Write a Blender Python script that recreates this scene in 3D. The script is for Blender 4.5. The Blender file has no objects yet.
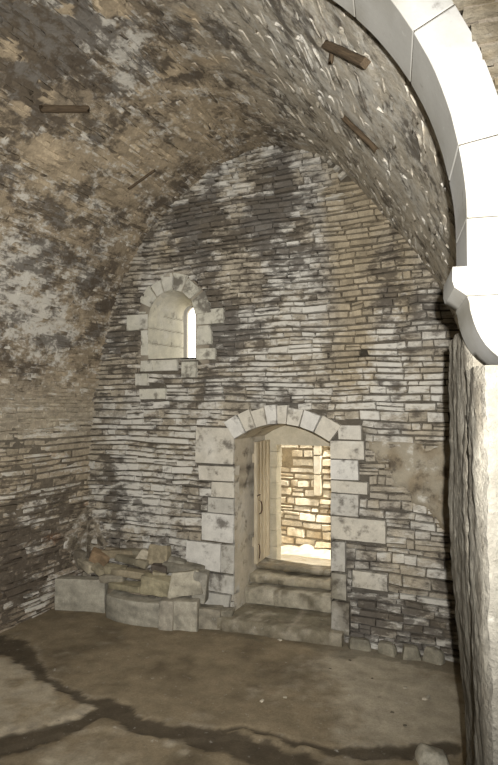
import bpy, bmesh, math, random
from mathutils import Vector, noise, Matrix
random.seed(7)
R = random.random
C = bpy.context.scene.collection
def U(a, b): return a + (b - a) * R()
def lerp(a, b, t): return a + (b - a) * t
def sst(a, b, x):
    t = max(0., min(1., (x - a) / (b - a))); return t * t * (3 - 2 * t)
def mixc(a, b, t): return tuple(a[i] + (b[i] - a[i]) * t for i in range(3)) + tuple(a[3:])
def N(x, y, z=0., f=1.): return noise.noise(Vector((x * f, y * f, z * f)))
def FB(x, y, z=0., f=1.): return noise.fractal(Vector((x * f, y * f, z * f)), 1.0, 2.0, 4)

# ------------------------------------------------------------ camera model (survey of the place)
CAMZ = 2.75; YAW = math.radians(25); PITCH = math.radians(1.95); FPX = 571.
def ray(x, y):
    cx = (x - 249) / FPX; cy = -(y - 382.5) / FPX
    r = (math.cos(YAW), math.sin(YAW), 0)
    fw = (-math.sin(YAW) * math.cos(PITCH), math.cos(YAW) * math.cos(PITCH), math.sin(PITCH))
    up = (math.sin(YAW) * math.sin(PITCH), -math.cos(YAW) * math.sin(PITCH), math.cos(PITCH))
    return Vector([fw[i] + cx * r[i] + cy * up[i] for i in range(3)])
CAM = Vector((0, 0, CAMZ))
VE = 6.45
def at_v(x, y, v=VE):
    d = ray(x, y); return CAM + d * (v / d.y)
def at_u(x, y, u=-5.55):
    d = ray(x, y); return CAM + d * (u / d.x)
def at_z(x, y, z=0.):
    d = ray(x, y); return CAM + d * ((z - CAMZ) / d.z)

# ------------------------------------------------------------ object helpers
def tag(o, label=None, cat=None, group=None, kind=None):
    if label: o['label'] = label
    if cat: o['category'] = cat
    if group: o['group'] = group
    if kind: o['kind'] = kind
    return o
def empty(name, loc):
    o = bpy.data.objects.new(name, None); o.location = loc; C.objects.link(o); o.empty_display_size = .1
    return o
class MB:
    def __init__(s): s.v = []; s.f = []; s.c = []; s.d = []
    def vert(s, p, c=(.5, .5, .5)):
        s.v.append(tuple(p)); s.c.append((c[0], c[1], c[2], 1.)); s.d.append((c[3], c[4], 0., 1.) if len(c) > 3 and not isinstance(c[3], str) and len(c) == 5 else (0., 0., 0., 1.)); return len(s.v) - 1
    def face(s, *i): s.f.append(tuple(i))
    def grid(s, rows, wrap=False):
        for a, b in zip(rows, rows[1:]):
            n = len(a)
            for i in range(n if wrap else n - 1):
                s.f.append((a[i], a[(i + 1) % n], b[(i + 1) % n], b[i]))
    def box(s, lo, hi, c=(.5, .5, .5)):
        ix = [s.vert((x, y, z), c) for x in (lo[0], hi[0]) for y in (lo[1], hi[1]) for z in (lo[2], hi[2])]
        for q in ((0,1,3,2),(4,6,7,5),(0,4,5,1),(2,3,7,6),(0,2,6,4),(1,5,7,3)): s.f.append(tuple(ix[k] for k in q))
    def build(s, name, mat, parent=None, smooth=True, loc=None):
        me = bpy.data.meshes.new(name)
        if parent and loc is None: loc = tuple(parent.location)
        vs = s.v if loc is None else [(x - loc[0], y - loc[1], z - loc[2]) for x, y, z in s.v]
        me.from_pydata(vs, [], s.f)
        ca = me.color_attributes.new('tint', 'FLOAT_COLOR', 'POINT')
        ca.data.foreach_set('color', [k for c in s.c for k in c])
        cb = me.color_attributes.new('stain', 'FLOAT_COLOR', 'POINT')
        cb.data.foreach_set('color', [k for c in s.d for k in c])
        bm = bmesh.new(); bm.from_mesh(me); bmesh.ops.recalc_face_normals(bm, faces=bm.faces); bm.to_mesh(me); bm.free()
        if smooth:
            for p in me.polygons: p.use_smooth = True
            try: me.set_sharp_from_angle(angle=math.radians(24 if mat.name.startswith('pale') else 50))
            except Exception: pass
        me.materials.append(mat)
        o = bpy.data.objects.new(name, me); C.objects.link(o)
        if parent: o.parent = parent
        elif loc is not None: o.location = loc
        return o

# ------------------------------------------------------------ materials
def stone_mat(name, fine=60., mott=9., var=.28, bump=.5, dist=.01, rough=.92, squash=(1, 1, 1), sc=(9., 14.)):
    m = bpy.data.materials.new(name); m.use_nodes = True
    nt = m.node_tree; n = nt.nodes; l = nt.links
    b = n['Principled BSDF']; b.inputs['Roughness'].default_value = rough
    b.inputs['Specular IOR Level'].default_value = .15
    tc = n.new('ShaderNodeTexCoord'); at = n.new('ShaderNodeAttribute'); at.attribute_name = 'tint'
    a = n.new('ShaderNodeTexNoise'); a.inputs['Scale'].default_value = fine; a.inputs['Detail'].default_value = 6; a.inputs['Roughness'].default_value = .7
    c = n.new('ShaderNodeTexNoise'); c.inputs['Scale'].default_value = mott; c.inputs['Detail'].default_value = 5; c.inputs['Roughness'].default_value = .65
    l.new(tc.outputs['Object'], a.inputs['Vector']); l.new(tc.outputs['Object'], c.inputs['Vector'])
    mr = n.new('ShaderNodeMapRange'); mr.inputs[1].default_value = .3; mr.inputs[2].default_value = .7
    mr.inputs[3].default_value = 1 - var; mr.inputs[4].default_value = 1 + var
    l.new(c.outputs['Fac'], mr.inputs[0])
    mr2 = n.new('ShaderNodeMapRange'); mr2.inputs[1].default_value = .3; mr2.inputs[2].default_value = .7
    mr2.inputs[3].default_value = 1 - var * .7; mr2.inputs[4].default_value = 1 + var * .7
    l.new(a.outputs['Fac'], mr2.inputs[0])
    mu = n.new('ShaderNodeMath'); mu.operation = 'MULTIPLY'; l.new(mr.outputs[0], mu.inputs[0]); l.new(mr2.outputs[0], mu.inputs[1])
    vm = n.new('ShaderNodeVectorMath'); vm.operation = 'SCALE'
    l.new(at.outputs['Color'], vm.inputs[0]); l.new(mu.outputs[0], vm.inputs['Scale'])
    # lichen / soot and limewash remnants whose coverage follows the 'stain' attribute
    sa = n.new('ShaderNodeAttribute'); sa.attribute_name = 'stain'
    sp = n.new('ShaderNodeSeparateColor'); l.new(sa.outputs['Color'], sp.inputs[0])
    mp = n.new('ShaderNodeMapping'); mp.inputs['Scale'].default_value = squash; l.new(tc.outputs['Object'], mp.inputs[0])
    def mask(scale, src, off):
        q = n.new('ShaderNodeTexNoise'); q.inputs['Scale'].default_value = scale; q.inputs['Detail'].default_value = 8; q.inputs['Roughness'].default_value = .68
        mo = n.new('ShaderNodeMapping'); mo.inputs['Location'].default_value = (off, off * 2, off); l.new(mp.outputs[0], mo.inputs[0]); l.new(mo.outputs[0], q.inputs['Vector'])
        th = n.new('ShaderNodeMath'); th.operation = 'MULTIPLY_ADD'; th.inputs[1].default_value = .42; l.new(src, th.inputs[0]); l.new(q.outputs['Fac'], th.inputs[2])
        r_ = n.new('ShaderNodeMapRange'); r_.interpolation_type = 'SMOOTHSTEP'; r_.inputs[1].default_value = .60; r_.inputs[2].default_value = .82
        l.new(th.outputs[0], r_.inputs[0]); return r_.outputs[0]
    wm = mask(sc[1], sp.outputs[1], 3.7); dm = mask(sc[0], sp.outputs[0], 11.3)
    m1 = n.new('ShaderNodeMix'); m1.data_type = 'RGBA'; m1.inputs['B'].default_value = (.62, .60, .54, 1)
    m2 = n.new('ShaderNodeMix'); m2.data_type = 'RGBA'; m2.inputs['B'].default_value = (.058, .046, .036, 1)
    f1 = n.new('ShaderNodeMath'); f1.operation = 'MULTIPLY'; f1.inputs[1].default_value = .72; l.new(wm, f1.inputs[0])
    f2 = n.new('ShaderNodeMath'); f2.operation = 'MULTIPLY'; f2.inputs[1].default_value = .76; l.new(dm, f2.inputs[0])
    l.new(f1.outputs[0], m1.inputs['Factor']); l.new(vm.outputs[0], m1.inputs['A'])
    l.new(f2.outputs[0], m2.inputs['Factor']); l.new(m1.outputs['Result'], m2.inputs['A'])
    l.new(m2.outputs['Result'], b.inputs['Base Color'])
    ad = n.new('ShaderNodeMath'); ad.operation = 'ADD'; l.new(a.outputs['Fac'], ad.inputs[0]); l.new(c.outputs['Fac'], ad.inputs[1])
    bp = n.new('ShaderNodeBump'); bp.inputs['Strength'].default_value = bump; bp.inputs['Distance'].default_value = dist
    l.new(ad.outputs[0], bp.inputs['Height']); l.new(bp.outputs[0], b.inputs['Normal'])
    return m
M_rub = stone_mat('rubble_masonry', 55, 10, .30, .8, .012, squash=(.7, .7, 1.7), sc=(15, 19))
M_vault = stone_mat('vault_masonry', 45, 9, .34, .9, .016, squash=(1.3, .8, 1.3), sc=(11, 14))
M_ash = stone_mat('dressed_limestone', 70, 7, .14, .4, .007, sc=(7, 8))
M_pale = stone_mat('pale_arch_limestone', 60, 5, .05, .25, .004)
M_core = stone_mat('wall_core_mortar', 40, 6, .3, .8, .015, squash=(1.2, .9, 1.3), sc=(11, 14))
M_earth = stone_mat('beaten_earth', 50, 5, .22, .6, .008, .85)
M_pier = stone_mat('rough_pier_stone', 48, 14, .2, 1., .02)
M_block = stone_mat('fallen_stone', 65, 12, .22, .6, .008)
def wood_mat(name, c1, c2, sc):
    m = bpy.data.materials.new(name); m.use_nodes = True
    nt = m.node_tree; n = nt.nodes; l = nt.links; b = n['Principled BSDF']; b.inputs['Roughness'].default_value = .8
    b.inputs['Specular IOR Level'].default_value = .2
    tc = n.new('ShaderNodeTexCoord'); mp = n.new('ShaderNodeMapping'); mp.inputs['Scale'].default_value = sc
    no = n.new('ShaderNodeTexNoise'); no.inputs['Scale'].default_value = 6; no.inputs['Detail'].default_value = 6; no.inputs['Roughness'].default_value = .7
    cr = n.new('ShaderNodeValToRGB'); cr.color_ramp.elements[0].color = (*c1, 1); cr.color_ramp.elements[1].color = (*c2, 1)
    cr.color_ramp.elements[0].position = .35; cr.color_ramp.elements[1].position = .65
    l.new(tc.outputs['Object'], mp.inputs[0]); l.new(mp.outputs[0], no.inputs['Vector']); l.new(no.outputs['Fac'], cr.inputs[0])
    l.new(cr.outputs[0], b.inputs['Base Color'])
    bp = n.new('ShaderNodeBump'); bp.inputs['Strength'].default_value = .5; bp.inputs['Distance'].default_value = .004
    l.new(no.outputs['Fac'], bp.inputs['Height']); l.new(bp.outputs[0], b.inputs['Normal'])
    return m
M_door = wood_mat('weathered_oak', (.30, .25, .17), (.52, .45, .33), (14, 14, 1))
M_beam = wood_mat('old_timber', (.045, .032, .02), (.115, .082, .05), (1.5, 18, 18))
M_iron = bpy.data.materials.new('rusty_iron'); M_iron.use_nodes = True
_b = M_iron.node_tree.nodes['Principled BSDF']; _b.inputs['Metallic'].default_value = .6; _b.inputs['Roughness'].default_value = .7
_n = M_iron.node_tree.nodes.new('ShaderNodeTexNoise'); _n.inputs['Scale'].default_value = 40
_r = M_iron.node_tree.nodes.new('ShaderNodeValToRGB'); _r.color_ramp.elements[0].color = (.03, .02, .015, 1); _r.color_ramp.elements[1].color = (.12, .06, .03, 1)
M_iron.node_tree.links.new(_n.outputs['Fac'], _r.inputs[0]); M_iron.node_tree.links.new(_r.outputs[0], _b.inputs['Base Color'])

# ------------------------------------------------------------ masonry generator
def add_stone(M, q, pos, h, col, gap=.006, rough=.006, deep=.035, cell=.09):
    """q: four (s,t) corners ccw; pos(s,t,h)->xyz; col(xyz)->rgb"""
    cs = sum(p[0] for p in q) / 4; ct = sum(p[1] for p in q) / 4
    w = abs(q[1][0] - q[0][0]) + 1e-4; hh = abs(q[3][1] - q[0][1]) + 1e-4
    g = gap
    ex = min(.3, .007 / w); ey = min(.3, .007 / hh)
    nx = max(1, int(w / cell)); ny = max(1, int(hh / cell))
    us = [0, ex] + [ex + (1 - 2 * ex) * k / nx for k in range(1, nx)] + [1 - ex, 1]
    vs = [0, ey] + [ey + (1 - 2 * ey) * k / ny for k in range(1, ny)] + [1 - ey, 1]
    sx = max(.2, 1 - 2 * g / w); sy = max(.2, 1 - 2 * g / hh)
    rows = []; tl = U(-1, 1) * rough * 1.5; tl2 = U(-1, 1) * rough
    seed = U(0, 99)
    for j, b in enumerate(vs):
        row = []
        for i, a in enumerate(us):
            s = (q[0][0] * (1 - a) + q[1][0] * a) * (1 - b) + (q[3][0] * (1 - a) + q[2][0] * a) * b
            t = (q[0][1] * (1 - a) + q[1][1] * a) * (1 - b) + (q[3][1] * (1 - a) + q[2][1] * a) * b
            s = cs + (s - cs) * sx; t = ct + (t - ct) * sy
            edge = i in (0, len(us) - 1) or j in (0, len(vs) - 1)
            s += N(s + seed, t, 3.1, 9) * gap * .9; t += N(s, t + seed, 7.7, 9) * gap * .9
            if edge: z = -deep
            else: z = h + N(s + seed, t, 0, 14) * rough * 1.6 + tl * (a - .5) * 2 + tl2 * (b - .5) * 2
            p = pos(s, t, z)
            row.append(M.vert(p, col(p)))
        rows.append(row)
    M.grid(rows)

def course(M, t0, t1, spans, pos, col, wmin, wmax, wob, hr=(0, .02), gap=.006, rough=.006, stag=True, skip=.0):
    """one course of stones filling the given spans (s0,s1)"""
    for s0, s1 in spans:
        if s1 - s0 < .03: continue
        xs = [s0]
        while True:
            w = U(wmin, wmax) * (1.5 if R() < .1 else 1)
            if xs[-1] + w > s1 - wmin * .6: break
            xs.append(xs[-1] + w)
        xs.append(s1)
        for a, b in zip(xs, xs[1:]):
            if R() < skip: continue
            k = U(-.014, .014); k2 = U(-.014, .014); jj = (t1 - t0) * .11; ja, jb, jc, jd = U(0, jj), U(0, jj), U(-jj, 0), U(-jj, 0)
            ta, tb = t0 + wob(a, t0), t0 + wob(b, t0); tc_, td = t1 + wob(b, t1), t1 + wob(a, t1)
            cseed = U(-1, 1)
            cc = lambda p, cs=cseed: col(p, cs)
            if (t1 - t0) > .085 and R() < .25 and b - a > .1:
                m = lerp(t0, t1, U(.4, .6)); ma, mb_ = m + wob(a, m), m + wob(b, m)
                add_stone(M, [(a, ta), (b, tb), (b, mb_), (a, ma)], pos, U(*hr), cc, gap, rough)
                c2 = U(-1, 1)
                add_stone(M, [(a, ma), (b, mb_), (b, tc_), (a, td)], pos, U(*hr), lambda p: col(p, c2), gap, rough)
            else:
                add_stone(M, [(a + k * 0, ta + ja), (b, tb + jb), (b + k, tc_ + jc), (a + k2, td + jd)], pos, U(*hr), cc, gap, rough)

def subtract(span, holes):
    out = [span]
    for h0, h1 in holes:
        nx = []
        for a, b in out:
            if h1 <= a or h0 >= b: nx.append((a, b)); continue
            if h0 > a: nx.append((a, h0))
            if h1 < b: nx.append((h1, b))
        out = nx
    return out

# palette (bare colours of the stones, limewash, lichen, stains)
BEIGE = (.37, .325, .25); GREY = (.36, .34, .30); WHITE = (.56, .54, .49); DARK = (.075, .062, .05); OCHRE = (.315, .26, .175)
BROWN = (.25, .195, .13); DUST = (.30, .27, .21)

class Blobs:
    """soft irregular stain shapes on a surface: (centre, radii, strength)"""
    def __init__(s, L): s.L = L
    def __call__(s, p):
        v = 0.
        for c, ru, rz, k in s.L:
            dx = (p[0] - c[0]) ** 2 + (p[1] - c[1]) ** 2; dz = (p[2] - c[2]) ** 2
            d = dx / (ru * ru) + dz / (rz * rz)
            if d < 6: v += k * math.exp(-d)
        return v
def EB(L): return Blobs([(at_v(x, y), rx / 82., ry / 82., k) for x, y, rx, ry, k in L])
e_dark = EB([(195,225,42,34,.9),(215,310,20,42,.85),(262,195,18,40,.7),(290,200,26,50,.45),(130,330,26,50,.55),(390,270,16,50,.8),(235,345,30,28,.3),
             (270,280,26,45,.3),(245,240,30,30,.45),(400,620,60,22,.42),(352,620,24,40,.35),(110,520,34,50,.35),(430,280,12,30,.4),(205,385,30,26,.3),(160,385,40,22,.3),(330,290,10,60,.25),(215,590,30,20,.2)])
e_white = EB([(150,460,58,80,.55),(200,440,30,60,.35),(222,172,36,26,.55),(290,310,32,66,.45),(275,372,60,26,.4),(388,365,22,50,.6),(425,395,30,22,.55),
              (345,395,60,14,.35),(160,378,22,14,.6),(215,330,14,18,.4),(240,240,60,14,.15),(340,205,10,30,.4),(130,500,50,50,.25),(400,560,50,30,.12)])
e_och = EB([(355,270,26,100,1.0),(352,200,22,40,.8),(403,280,10,50,.6),(165,255,26,30,.5),(130,285,18,50,.5),(390,480,50,44,.45),(425,235,30,60,.4),(380,205,30,30,.4),(345,370,30,26,.5),(240,560,20,30,.1)])
def end_col(p, cs=0.):
    u, v, z = p
    n1 = FB(u, z, 1.3, 1.7); n2 = FB(u, z * 1.6, 5.1, 6.5); n3 = FB(u * 1.1, z * .28, 9.4, 3.4); n4 = FB(u * 1.5, z * 5, 2.4, 3.)
    d = e_dark(p) + n2 * .55 + n1 * .2 + n3 * .35 + n4 * .4 + cs * .10 - .05
    w = e_white(p) - n2 * .45 - n4 * .35 + n1 * .25 + cs * .14 + .04
    o = e_och(p) + n1 * .35 + cs * .14
    c = mixc(BEIGE, GREY, sst(-.4, .4, n1 + cs * .3))
    oo = sst(.2, .75, o)
    c = mixc(c, OCHRE, .85 * oo)
    k = 1 + .16 * cs
    D = max(-.3, min(1.3, .30 - .22 * cs * abs(cs) + d * 1.0 - .35 * oo)); W = max(-.3, min(1.2, .14 + .25 * cs * abs(cs) + w * 1.0 - .45 * oo))
    return (c[0] * k, c[1] * k, c[2] * k, D, W)

# ------------------------------------------------------------ end wall
door_top = lambda u: 2.28 + .20 * max(0, 1 - ((u + 2.58) / .62) ** 2)
DL, DR = -3.20, -1.96
trim_door = tag(empty('trim_1', (-2.58, VE, .05)), 'pale dressed stone surround of the low arched doorway, weathered grey quoins and segmental head', kind='structure')
trim_win = tag(empty('trim_2', (-4.12, VE, 3.3)), 'cream dressed stone surround of the small round headed slit window', kind='structure')
ashl = []       # rectangles of dressed blocks on the end wall (u0,u1,z0,z1)
def ashlar(name, parent, u0, u1, z0, z1, col, proud=.02, jit=.008, back=.12, hole=None):
    M = MB(); q = [(u0 + U(-jit, jit), z0 + U(0, jit)), (u1 + U(-jit, jit), z0 + U(0, jit)), (u1 + U(-jit, jit), z1 - U(0, jit)), (u0 + U(-jit, jit), z1 - U(0, jit))]
    add_stone(M, q, lambda s, t, h: (s, VE - h, t), proud, col, .002, .006, back, .05)
    ashl.append((u0, u1, z0, z1))
    return M.build(name, M_ash, parent, loc=None)
def ash_col(base, seed, dirt=.4):
    def f(p):
        n = FB(p[0] + seed, p[2], seed, 7); n2 = FB(p[0], p[2] + seed, seed, 2.2)
        c = mixc(base, WHITE, .4 * sst(-.1, .6, n2))
        return c + (dirt * .5 + .5 * n, .1 + .3 * n2)
    return f
LIM = (.50, .465, .39); LIMG = (.42, .40, .35)
# left quoins (px rows measured on the wall face)
for x0, x1, y0, y1, b, dt in ((196,232,427,464,LIM,.5),(199,236,465,481,LIM,.4),(212,235,481,497,LIM,.4),(208,234,497,513,LIMG,.5),(202,233,513,542,WHITE,.35),
                          (186,221,543,572,WHITE,.35),(221,232,543,572,LIMG,.5),(206,232,573,592,LIMG,.55),(198,230,593,612,LIMG,.5)):
    a = at_v(x0, y0); c = at_v(x1, y1)
    ashlar('quoin', trim_door, a.x, DL if x1 > 231 else c.x + .01, at_v(220, y1 + .6).z, at_v(220, y0).z, ash_col(b, U(0, 50), dt))
for x0, x1, y0, y1, b, dt in ((338,362,424,440,LIM,.35),(329,365,440,459,LIM,.3),(329,359,459,480,WHITE,.25),(329,369,480,493,LIM,.35),(329,359,493,516,LIMG,.4),
                          (329,386,516,540,LIM,.4),(330,346,541,572,LIMG,.55),(352,388,568,586,LIM,.45),(330,347,573,600,(.22,.20,.15),.6),(330,350,601,634,(.2,.18,.14),.6)):
    a = at_v(x0, y0); c = at_v(x1, y1)
    u0 = DR if x0 < 333 else a.x
    ashlar('quoin', trim_door, u0, c.x, at_v(345, y1 + .6).z, at_v(345, y0).z, ash_col(b, U(0, 50), dt))
# voussoirs over the door
def arc_pt(u, off):
    k = (u + 2.58) / .62; z = door_top(u) if abs(k) <= 1 else 2.28
    nx = .40 * k / .62; l = math.hypot(nx, 1)
    return (u + nx / l * off * 1.15, z + off / l)
vb = [-3.20, -3.04, -2.90, -2.75, -2.62, -2.50, -2.34, -2.16, -1.96]
for i, (a, b) in enumerate(zip(vb, vb[1:])):
    M = MB(); hgt = .235 + U(-.02, .02)
    q = [arc_pt(a, 0), arc_pt(b, 0), arc_pt(b, hgt + U(-.015, .015)), arc_pt(a, hgt)]
    add_stone(M, q, lambda s, t, h: (s, VE - h, t), .03, ash_col(LIM if i % 3 else WHITE, i * 3.3, .4), .0015, .006, .15, .04)
    M.build('voussoir', M_ash, trim_door)
def door_hole(z):
    if z < 0: return []
    h = []
    if z < 2.30: h.append((DL, DR))
    # voussoir zone outline
    if 2.2 < z < 2.74:
        us = [arc_pt(u, .24) for u in [DL + (DR - DL) * k / 30 for k in range(31)]]
        ins = [p[0] for p in us if p[1] > z]
        if ins: h.append((min(min(ins), DL - .0) if z < 2.5 else min(ins), max(max(ins), DR) if z < 2.5 else max(ins)))
    return h
# door reveals: extruded profile through the wall, then narrower outer doorway
M = MB(); prof = []
zb = -.1
prof += [(DL, zb + (2.28 - zb) * k / 24) for k in range(24)]
prof += [(DL + (DR - DL) * k / 20, door_top(DL + (DR - DL) * k / 20)) for k in range(21)]
prof += [(DR, 2.28 - (2.28 - zb) * k / 24) for k in range(1, 25)]
blk = random.Random(3)
rowid = [int(p[1] / .21) for p in prof]
for_v = [VE - .01 + .98 * k / 18 for k in range(19)]
rcol = ash_col((.46, .41, .32), 4.2, .35)
rows = []
for v in for_v:
    row = []
    for (u, z) in prof:
        j = .006 * N(u * 3, v * 9, z * 9, 1.5)
        fz = abs(((z / .21) % 1) - .5) * 2; groove = .016 * sst(.86, 1., fz)
        sg = 1 if u < -2.58 else -1
        side = abs(u + 2.58) > .6
        uu = u + (sg * (j - groove) if side else 0); zz = z + (0 if side else j)
        row.append(M.vert((uu, v, zz), mixc(rcol((v, 0, z)), (.10, .085, .065), .75 * sst(.86, 1., fz) if side else 0)))
    rows.append(row)
M.grid(rows)
M.build('reveal', M_ash, trim_door)
M = MB(); lc = ash_col((.46, .41, .30), 8.8, .2)
ZL = at_v(300, 445, 7.45).z
def bx(M, lo, hi, colf):
    i0 = len(M.v); M.box(lo, hi); 
    for k in range(i0, len(M.v)): M.c[k] = (*colf(M.v[k])[:3], 1.)
bx(M, (-3.4, 7.40, ZL), (-1.8, 7.62, 2.7), lc); M.build('lintel', M_ash, trim_door, smooth=False)
UL = at_v(277, 500, 7.45).x
M = MB()
for k in range(9):
    z0 = .3 + k * .22
    if z0 > ZL: break
    bx(M, (-3.4, 7.42 + U(0, .01), z0), (UL + U(-.012, .012), 7.6, min(z0 + .215, ZL)), lc)
M.build('outer_jamb', M_ash, trim_door, smooth=False)
M = MB(); bx(M, (-1.93, 7.42, .2), (-1.7, 7.6, ZL), lc); M.build('outer_jamb', M_ash, trim_door, smooth=False)

# window: splayed round-headed embrasure down to the slit
def arch_outline(uc, hw, zb, zs, n=14):
    pts = [(uc - hw, zb + (zs - zb) * k / 40) for k in range(40)]
    pts += [(uc - hw * math.cos(math.pi * k / n), zs + hw * math.sin(math.pi * k / n)) for k in range(n + 1)]
    pts += [(uc + hw, zs - (zs - zb) * k / 40) for k in range(1, 41)]
    return pts
WIN = arch_outline(-4.145, .372, 3.33, 3.87)
VS = 7.30
sl = at_v(187, 330, VS); st = at_v(192, 307, VS); sb = at_v(192, 359, VS)
SLT = arch_outline(sl.x + .12, .12, sb.z, st.z - .12)
window = tag(bpy.data.objects.new('window_1', None), kind='structure'); C.objects.link(window); window.location = (-4.12, VE, 3.33)
window['label'] = 'small round headed slit window splayed deep into the end wall'
M = MB(); wc0 = ash_col((.56, .53, .43), 12.5, .12)
rows = []
for k in range(21):
    t = k / 20; row = []
    for (a, b), (c, d) in zip(WIN, SLT):
        z = lerp(b, d, t); g = 0
        for zz in (3.55, 3.76, 3.95):
            g = max(g, 1 - min(1, abs(z - zz) / .012))
        tt = t; sg = 1 if a < -4.13 else -1
        row.append(M.vert((lerp(a, c, t) - sg * g * .012 * (1 if abs(a + 4.13) > .3 else 0) + .006 * N(t * 5, z * 6, 2), lerp(VE - .01, 7.2, t), z + .008 * N(a * 6, t * 6, z)), mixc(wc0((t + a, 0, z)), (.16, .14, .10), .8 * g)))
    rows.append(row)
M.grid(rows)
# sill of the embrasure
r0 = [M.vert((lerp(WIN[0][0], WIN[-1][0], k / 8), VE - .01, 3.33), LIM) for k in range(9)]
r1 = [M.vert((lerp(SLT[0][0], SLT[-1][0], k / 8), VS, SLT[0][1]), LIM) for k in range(9)]
M.grid([r0, r1])
c0 = [M.vert((a, VE - .008, b), (.3, .27, .21)) for a, b in WIN]
c1 = [M.vert((-4.145 + (a + 4.145) * 1.5, VE + .02, 3.75 + (b - 3.75) * 1.42), (.2, .17, .13)) for a, b in WIN]
c2 = [M.vert((-4.145 + (a + 4.145) * 1.5, VE + .15, 3.75 + (b - 3.75) * 1.42), (.2, .17, .13)) for a, b in WIN]
M.grid([c0, c1, c2])
M.build('embrasure', M_ash, window)
# slit jambs running out to the outer face and flange that closes the wall core
M = MB(); lp = SLT; n = len(lp)
ra = [M.vert((a, VS, b), LIM) for a, b in lp]; rb = [M.vert((a, VS + .05, b), LIM) for a, b in lp]
M.grid([ra, rb], True)
cx, cz = lp[0][0] + .1, 3.7
rcx = []
for a, b in lp:
    dx, dz = a - cx, b - cz; s = max(abs(dx) / 1.3, abs(dz) / .9); rcx.append(M.vert((cx + dx / s, VS + .08, cz + dz / s), LIM))
M.grid([rb, rcx], True)
M.build('slit_frame', M_ash, window)
WC = (.50, .48, .40)
wv = [0, .42, .92, 1.25, 1.62, 2.0, 2.5, 3.14]
for i, (a, b) in enumerate(zip(wv, wv[1:])):
    M = MB(); r0, r1 = .366, .366 + U(.20, .27)
    f = lambda r, t: (-4.145 - r * math.cos(t), 3.87 + r * math.sin(t))
    q = [f(r0, a), f(r0, b), f(r1, b), f(r1, a)]
    add_stone(M, q, lambda s, t, h: (s, VE - h, t), .02, ash_col(WC, i * 2.2 + 1, .75 if i > 3 else .3), .0015, .007, .12, .05)
    M.build('voussoir', M_ash, trim_win)
for x0, x1, y0, y1, dt in ((127,151,315,330,.6),(141,151,330,356,.3),(141,153,358,372,.3),(135,148,373,386,.4),(153,178,359,371,.2),(140,166,388,400,.3),(199,224,309,324,.5),
                           (199,212,325,345,.8),(181,197,361,378,.7),(199,216,348,360,.5)):
    a = at_v(x0, y0); c = at_v(x1, y1)
    u0, u1 = a.x, c.x
    if x1 in (151,): u1 = -4.515
    if x0 == 199: u0 = -3.765
    ashlar('jamb_stone', trim_win, u0, u1, c.z, min(a.z, 3.325) if y0 in (358, 359, 361) and x0 < 199 else a.z, ash_col(WC, U(0, 40), dt), .014)

def win_hole(z):
    h = []
    if 3.33 <= z < 3.87: h.append((-4.515, -3.765))
    elif 3.87 <= z < 4.42:
        w = math.sqrt(max(0, .57 ** 2 - (z - 3.87) ** 2)); h.append((-4.13 - w, -4.13 + w))
    return h
# relieving slabs under the vault, upper right
slabs = [(318,152),(326,154),(333,158),(340,165),(345,173)]
wall_end = None
M = MB()
pos_end = lambda s, t, h: (s, VE - h, t)
def in_patch(p):      # smeared plaster panel right of the door
    d1 = (2.33 - p[2]) / .25; d2 = (p[2] - 1.28 - (-.7 - p[0]) * 1.11) / .38; d3 = (-.52 - p[0]) / .2; d4 = (p[0] + 1.64) / .2
    return 1.1 - min(d1, d2, d3, d4) + .35 * N(p[0], p[2], 4, 4) + .2 * N(p[0], p[2], 4, 11)
t = .0
while t < 6.15:
    hgt = U(.052, .098) if t > 2.7 else U(.055, .125)
    if t > 4.4: hgt = U(.045, .085)
    t1 = t + hgt; zc = (t + t1) / 2
    holes = door_hole(zc) + win_hole(zc) + [(a, b) for a, b, c, d in ashl if c - .02 < zc < d + .02]
    for (x, y) in slabs:
        p = at_v(x, y)
        if abs(p.z - zc) < .10: holes.append((p.x - .07, p.x + .07))
    if abs(zc - 3.32) < .055: holes.append((-1.61, -1.51))
    spans = subtract((-5.75, .1), holes)
    spans2 = []
    for a, b in spans:
        if t < .25 and False: pass
        spans2.append((a, b))
    wob = lambda s, tt: .030 * N(s * .9, tt * 2.2, 3.3) + .022 * N(s * 3, tt * 3, 8.) + .012 * N(s * 8, tt * 8, 8.)
    course(M, t, t1, spans2, pos_end, end_col, .08, .34, wob, (-.006, .024), .002, .009)
    t = t1
wall_end = M.build('wall_end', M_rub); tag(wall_end, 'far end wall of thin coursed rubble with whitewash traces and dark stains', kind='structure')
# mortar / core behind the stones, with the two openings left free
M = MB()
for (u0, u1, z0, z1) in ((-6.6,-4.56,-.4,7),(-4.56,-3.70,-.4,3.30),(-4.56,-3.70,4.36,7),(-3.70,-3.24,-.4,7),(-3.24,-1.92,-.4,-.05),(-3.24,-1.92,2.56,7),(-1.92,1.0,-.4,7)):
    nx = max(2, int((u1 - u0) / .08)); nz = max(2, int((z1 - z0) / .08)); rows = []
    for j in range(nz + 1):
        row = []
        for i in range(nx + 1):
            u = lerp(u0, u1, i / nx); z = lerp(z0, z1, j / nz)
            row.append(M.vert((u, VE + .030 + .012 * N(u * 5, z * 5, 1) + (.22 if abs(u + 1.56) < .06 and abs(z - 3.32) < .06 else 0), z), mixc(end_col((u, VE, z)), (.05, .042, .032), .82)[:3]))
        rows.append(row)
    M.grid(rows)
    M.box((u0, VE + .30, z0), (u1, 7.42, z1), (.2, .17, .13))
M.build('wall_core', M_core, wall_end)
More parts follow.
